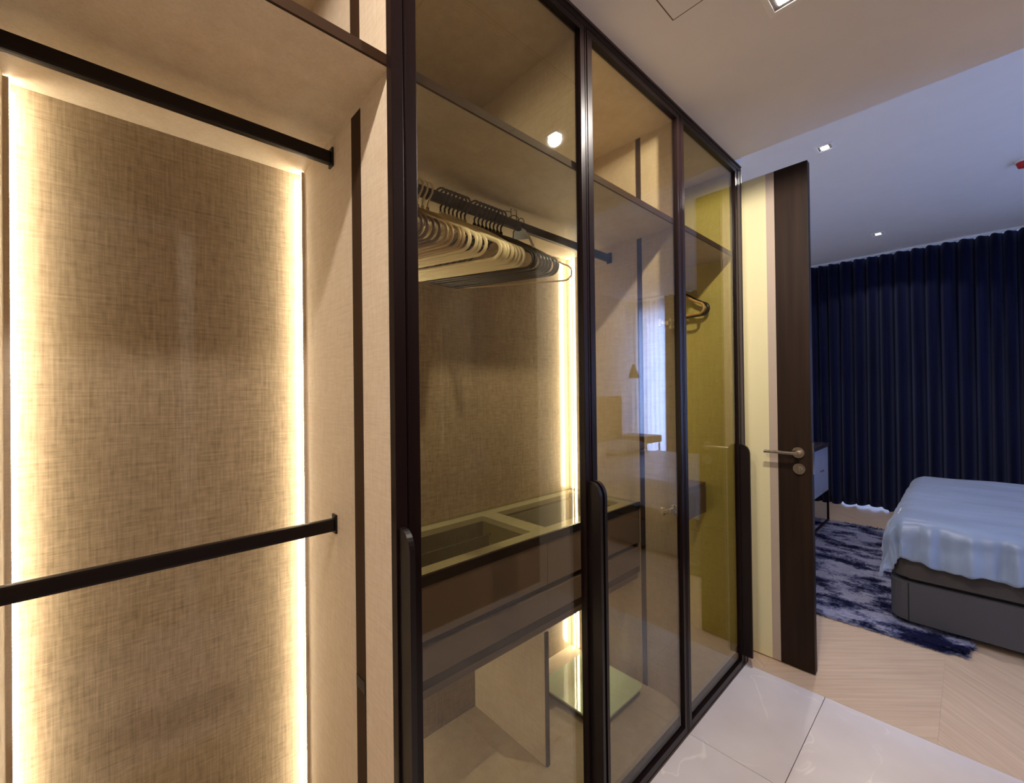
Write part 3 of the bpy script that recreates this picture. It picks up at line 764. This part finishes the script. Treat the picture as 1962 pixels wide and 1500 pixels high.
# ================================================================ rug
def rug():
    bm = bmesh.new(); nx, ny = 150, 230; X0, X1, Ya, Yb = -1.40, 0.0, 3.10, 5.36; rows = []
    for i in range(nx+1):
        row = []
        for j in range(ny+1):
            u, v = i/nx, j/ny
            x = X0+(X1-X0)*u; y = Ya+(Yb-Ya)*v
            ex = min(u, 1-u)*(X1-X0); ey = min(v, 1-v)*(Yb-Ya)
            kx = max(0, 1-ex/0.05); ky = max(0, 1-ey/0.05)
            x += kx*0.02*noise.noise(Vector((y*14, 1, 0))) + kx*0.012*noise.noise(Vector((y*60, 1, 0)))
            y += ky*0.022*noise.noise(Vector((x*9, 2, 0))) + ky*0.014*noise.noise(Vector((x*60, 5, 0)))
            cr = max(0, 0.12-math.hypot(X1-x, y-Ya))
            y += cr*0.3; x -= cr*0.25
            e = min(1, min(ex, ey)/0.02)
            z = 0.002 + e*(0.013 + 0.005*noise.noise(Vector((x*70, y*70, 0))) + 0.004*noise.noise(Vector((x*20, y*20, 4))))
            row.append(bm.verts.new((x, y, max(z, 0.0015))))
        rows.append(row)
    for i in range(nx):
        for j in range(ny): bm.faces.new((rows[i][j], rows[i+1][j], rows[i+1][j+1], rows[i][j+1]))
    m = MB(); m.bm.free(); m.bm = bm
    t = thing('rug', 'shaggy navy and pale grey mottled rug under the foot of the bed', 'rug', (-0.7, 4.2, 0))
    m.build('rug_mat', 'rug', t, smooth=True)
    # pile: tufts over the mat and along its edge
    rnd = random.Random(4); vs = []; fs = []
    for k in range(30000):
        x = rnd.uniform(X0, X1); y = rnd.uniform(Ya, Yb)
        if rnd.random() < 0.16: y = Ya + rnd.gauss(0, 0.014)
        if rnd.random() < 0.04: x = X1 - abs(rnd.gauss(0, 0.012))
        if x > bx0+0.06 and y > by0+0.06: continue
        cr = 0.12-math.hypot(X1-x, y-Ya)
        if cr > 0: y += cr*0.3; x -= cr*0.25
        a = rnd.uniform(0, 6.283); L = rnd.uniform(0.012, 0.034); dx, dy = math.cos(a), math.sin(a)
        if y < Ya+0.03: dy = -abs(dy)*0.9
        wd = 0.003; hz = rnd.uniform(0.008, 0.016)
        b = len(vs)
        vs += [(x-dy*wd, y+dx*wd, 0.012 if y > Ya+0.02 else 0.006), (x+dy*wd, y-dx*wd, 0.012 if y > Ya+0.02 else 0.006), (x+dx*L, y+dy*L, 0.012+hz*0.7 if y > Ya+0.02 else 0.008)]
        fs.append((b, b+1, b+2))
    me = bpy.data.meshes.new('pile'); o0 = t.location
    me.from_pydata([(v[0]-o0.x, v[1]-o0.y, v[2]) for v in vs], [], fs); me.materials.append(M['rug'])
    o = bpy.data.objects.new('pile', me); COL.objects.link(o); o.parent = t; o['kind'] = 'stuff'
rug()

# ================================================================ low cabinet by the left bedroom wall
cb = thing('sideboard', 'pale lacquered sideboard on dark metal legs by the curtain', 'cabinet', (-1.24, 4.7, 0.016))
cy0, cy1 = 4.12, 5.33
B(-1.485, -1.012, cy0+0.01, cy1-0.01, 0.325, 0.775).build('carcass', 'cabinet_grey', cb)
B(-1.488, -0.985, cy0, cy1, 0.775, 0.808, bev=0.003).build('top', 'cabinet_top', cb, label='dark glossy top')
for i in range(4):
    a = cy0+0.012 + i*0.2985
    d = B(-1.010, -0.996, a, a+0.292, 0.33, 0.77, bev=0.002).build('cabinet_door', 'cabinet_grey', cb)
    MB().cyl((-0.990, a+(0.262 if i % 2 == 0 else 0.03), 0.56), (1, 0, 0), 0.009, 0.014, 14).build('knob', 'chrome', d)
for y in (cy0+0.02, cy1-0.02):
    mb = MB(); q = 0.009
    mb.box(-1.0-q, -1.0+q, y-q, y+q, 0.018, 0.325); mb.box(-1.47-q, -1.47+q, y-q, y+q, 0.018, 0.325)
    mb.build('leg_frame', 'bronze', cb)
mb = MB(); mb.box(-1.009, -0.991, cy0+0.011, cy1-0.011, 0.016, 0.034); mb.box(-1.479, -1.461, cy0+0.011, cy1-0.011, 0.016, 0.034)
mb.build('runner', 'bronze', cb)

# ================================================================ bedside by the sheer curtain (seen mirrored in the glass doors)
t = thing('bedside_table', 'small tan wooden table by the sheer curtain', 'table', (1.88, 5.8, 0))
B(1.62, 2.15, 5.58, 6.02, 0.60, 0.70, bev=0.006).build('tabletop', 'table_wood', t)
for x in (1.65, 2.12):
    for y in (5.61, 5.99): MB().tube([(x, y, 0.0), (x, y, 0.60)], 0.014, 10).build('leg', 'bronze', t)
t = thing('pendant_lamp', 'dark cone pendant lamp hanging over the small table', 'lamp', (1.95, 5.8, HB))
MB().tube([(1.95, 5.8, HB-0.02), (1.95, 5.8, 2.2), (1.95, 5.8, 1.78)], 0.004, 6).build('cord', 'black', t)
MB().cyl((1.95, 5.8, 1.68), (0, 0, 1), 0.085, 0.20, 28, r2=0.02).build('lamp_shade', 'bronze', t)
MB().cyl((1.95, 5.8, 1.572), (0, 0, 1), 0.07, 0.012, 24).build('diffuser', 'white_plastic', t)
MB().cyl((1.95, 5.8, HB-0.011), (0, 0, 1), 0.04, 0.02, 20).build('ceiling_rose', 'white_plastic', t)
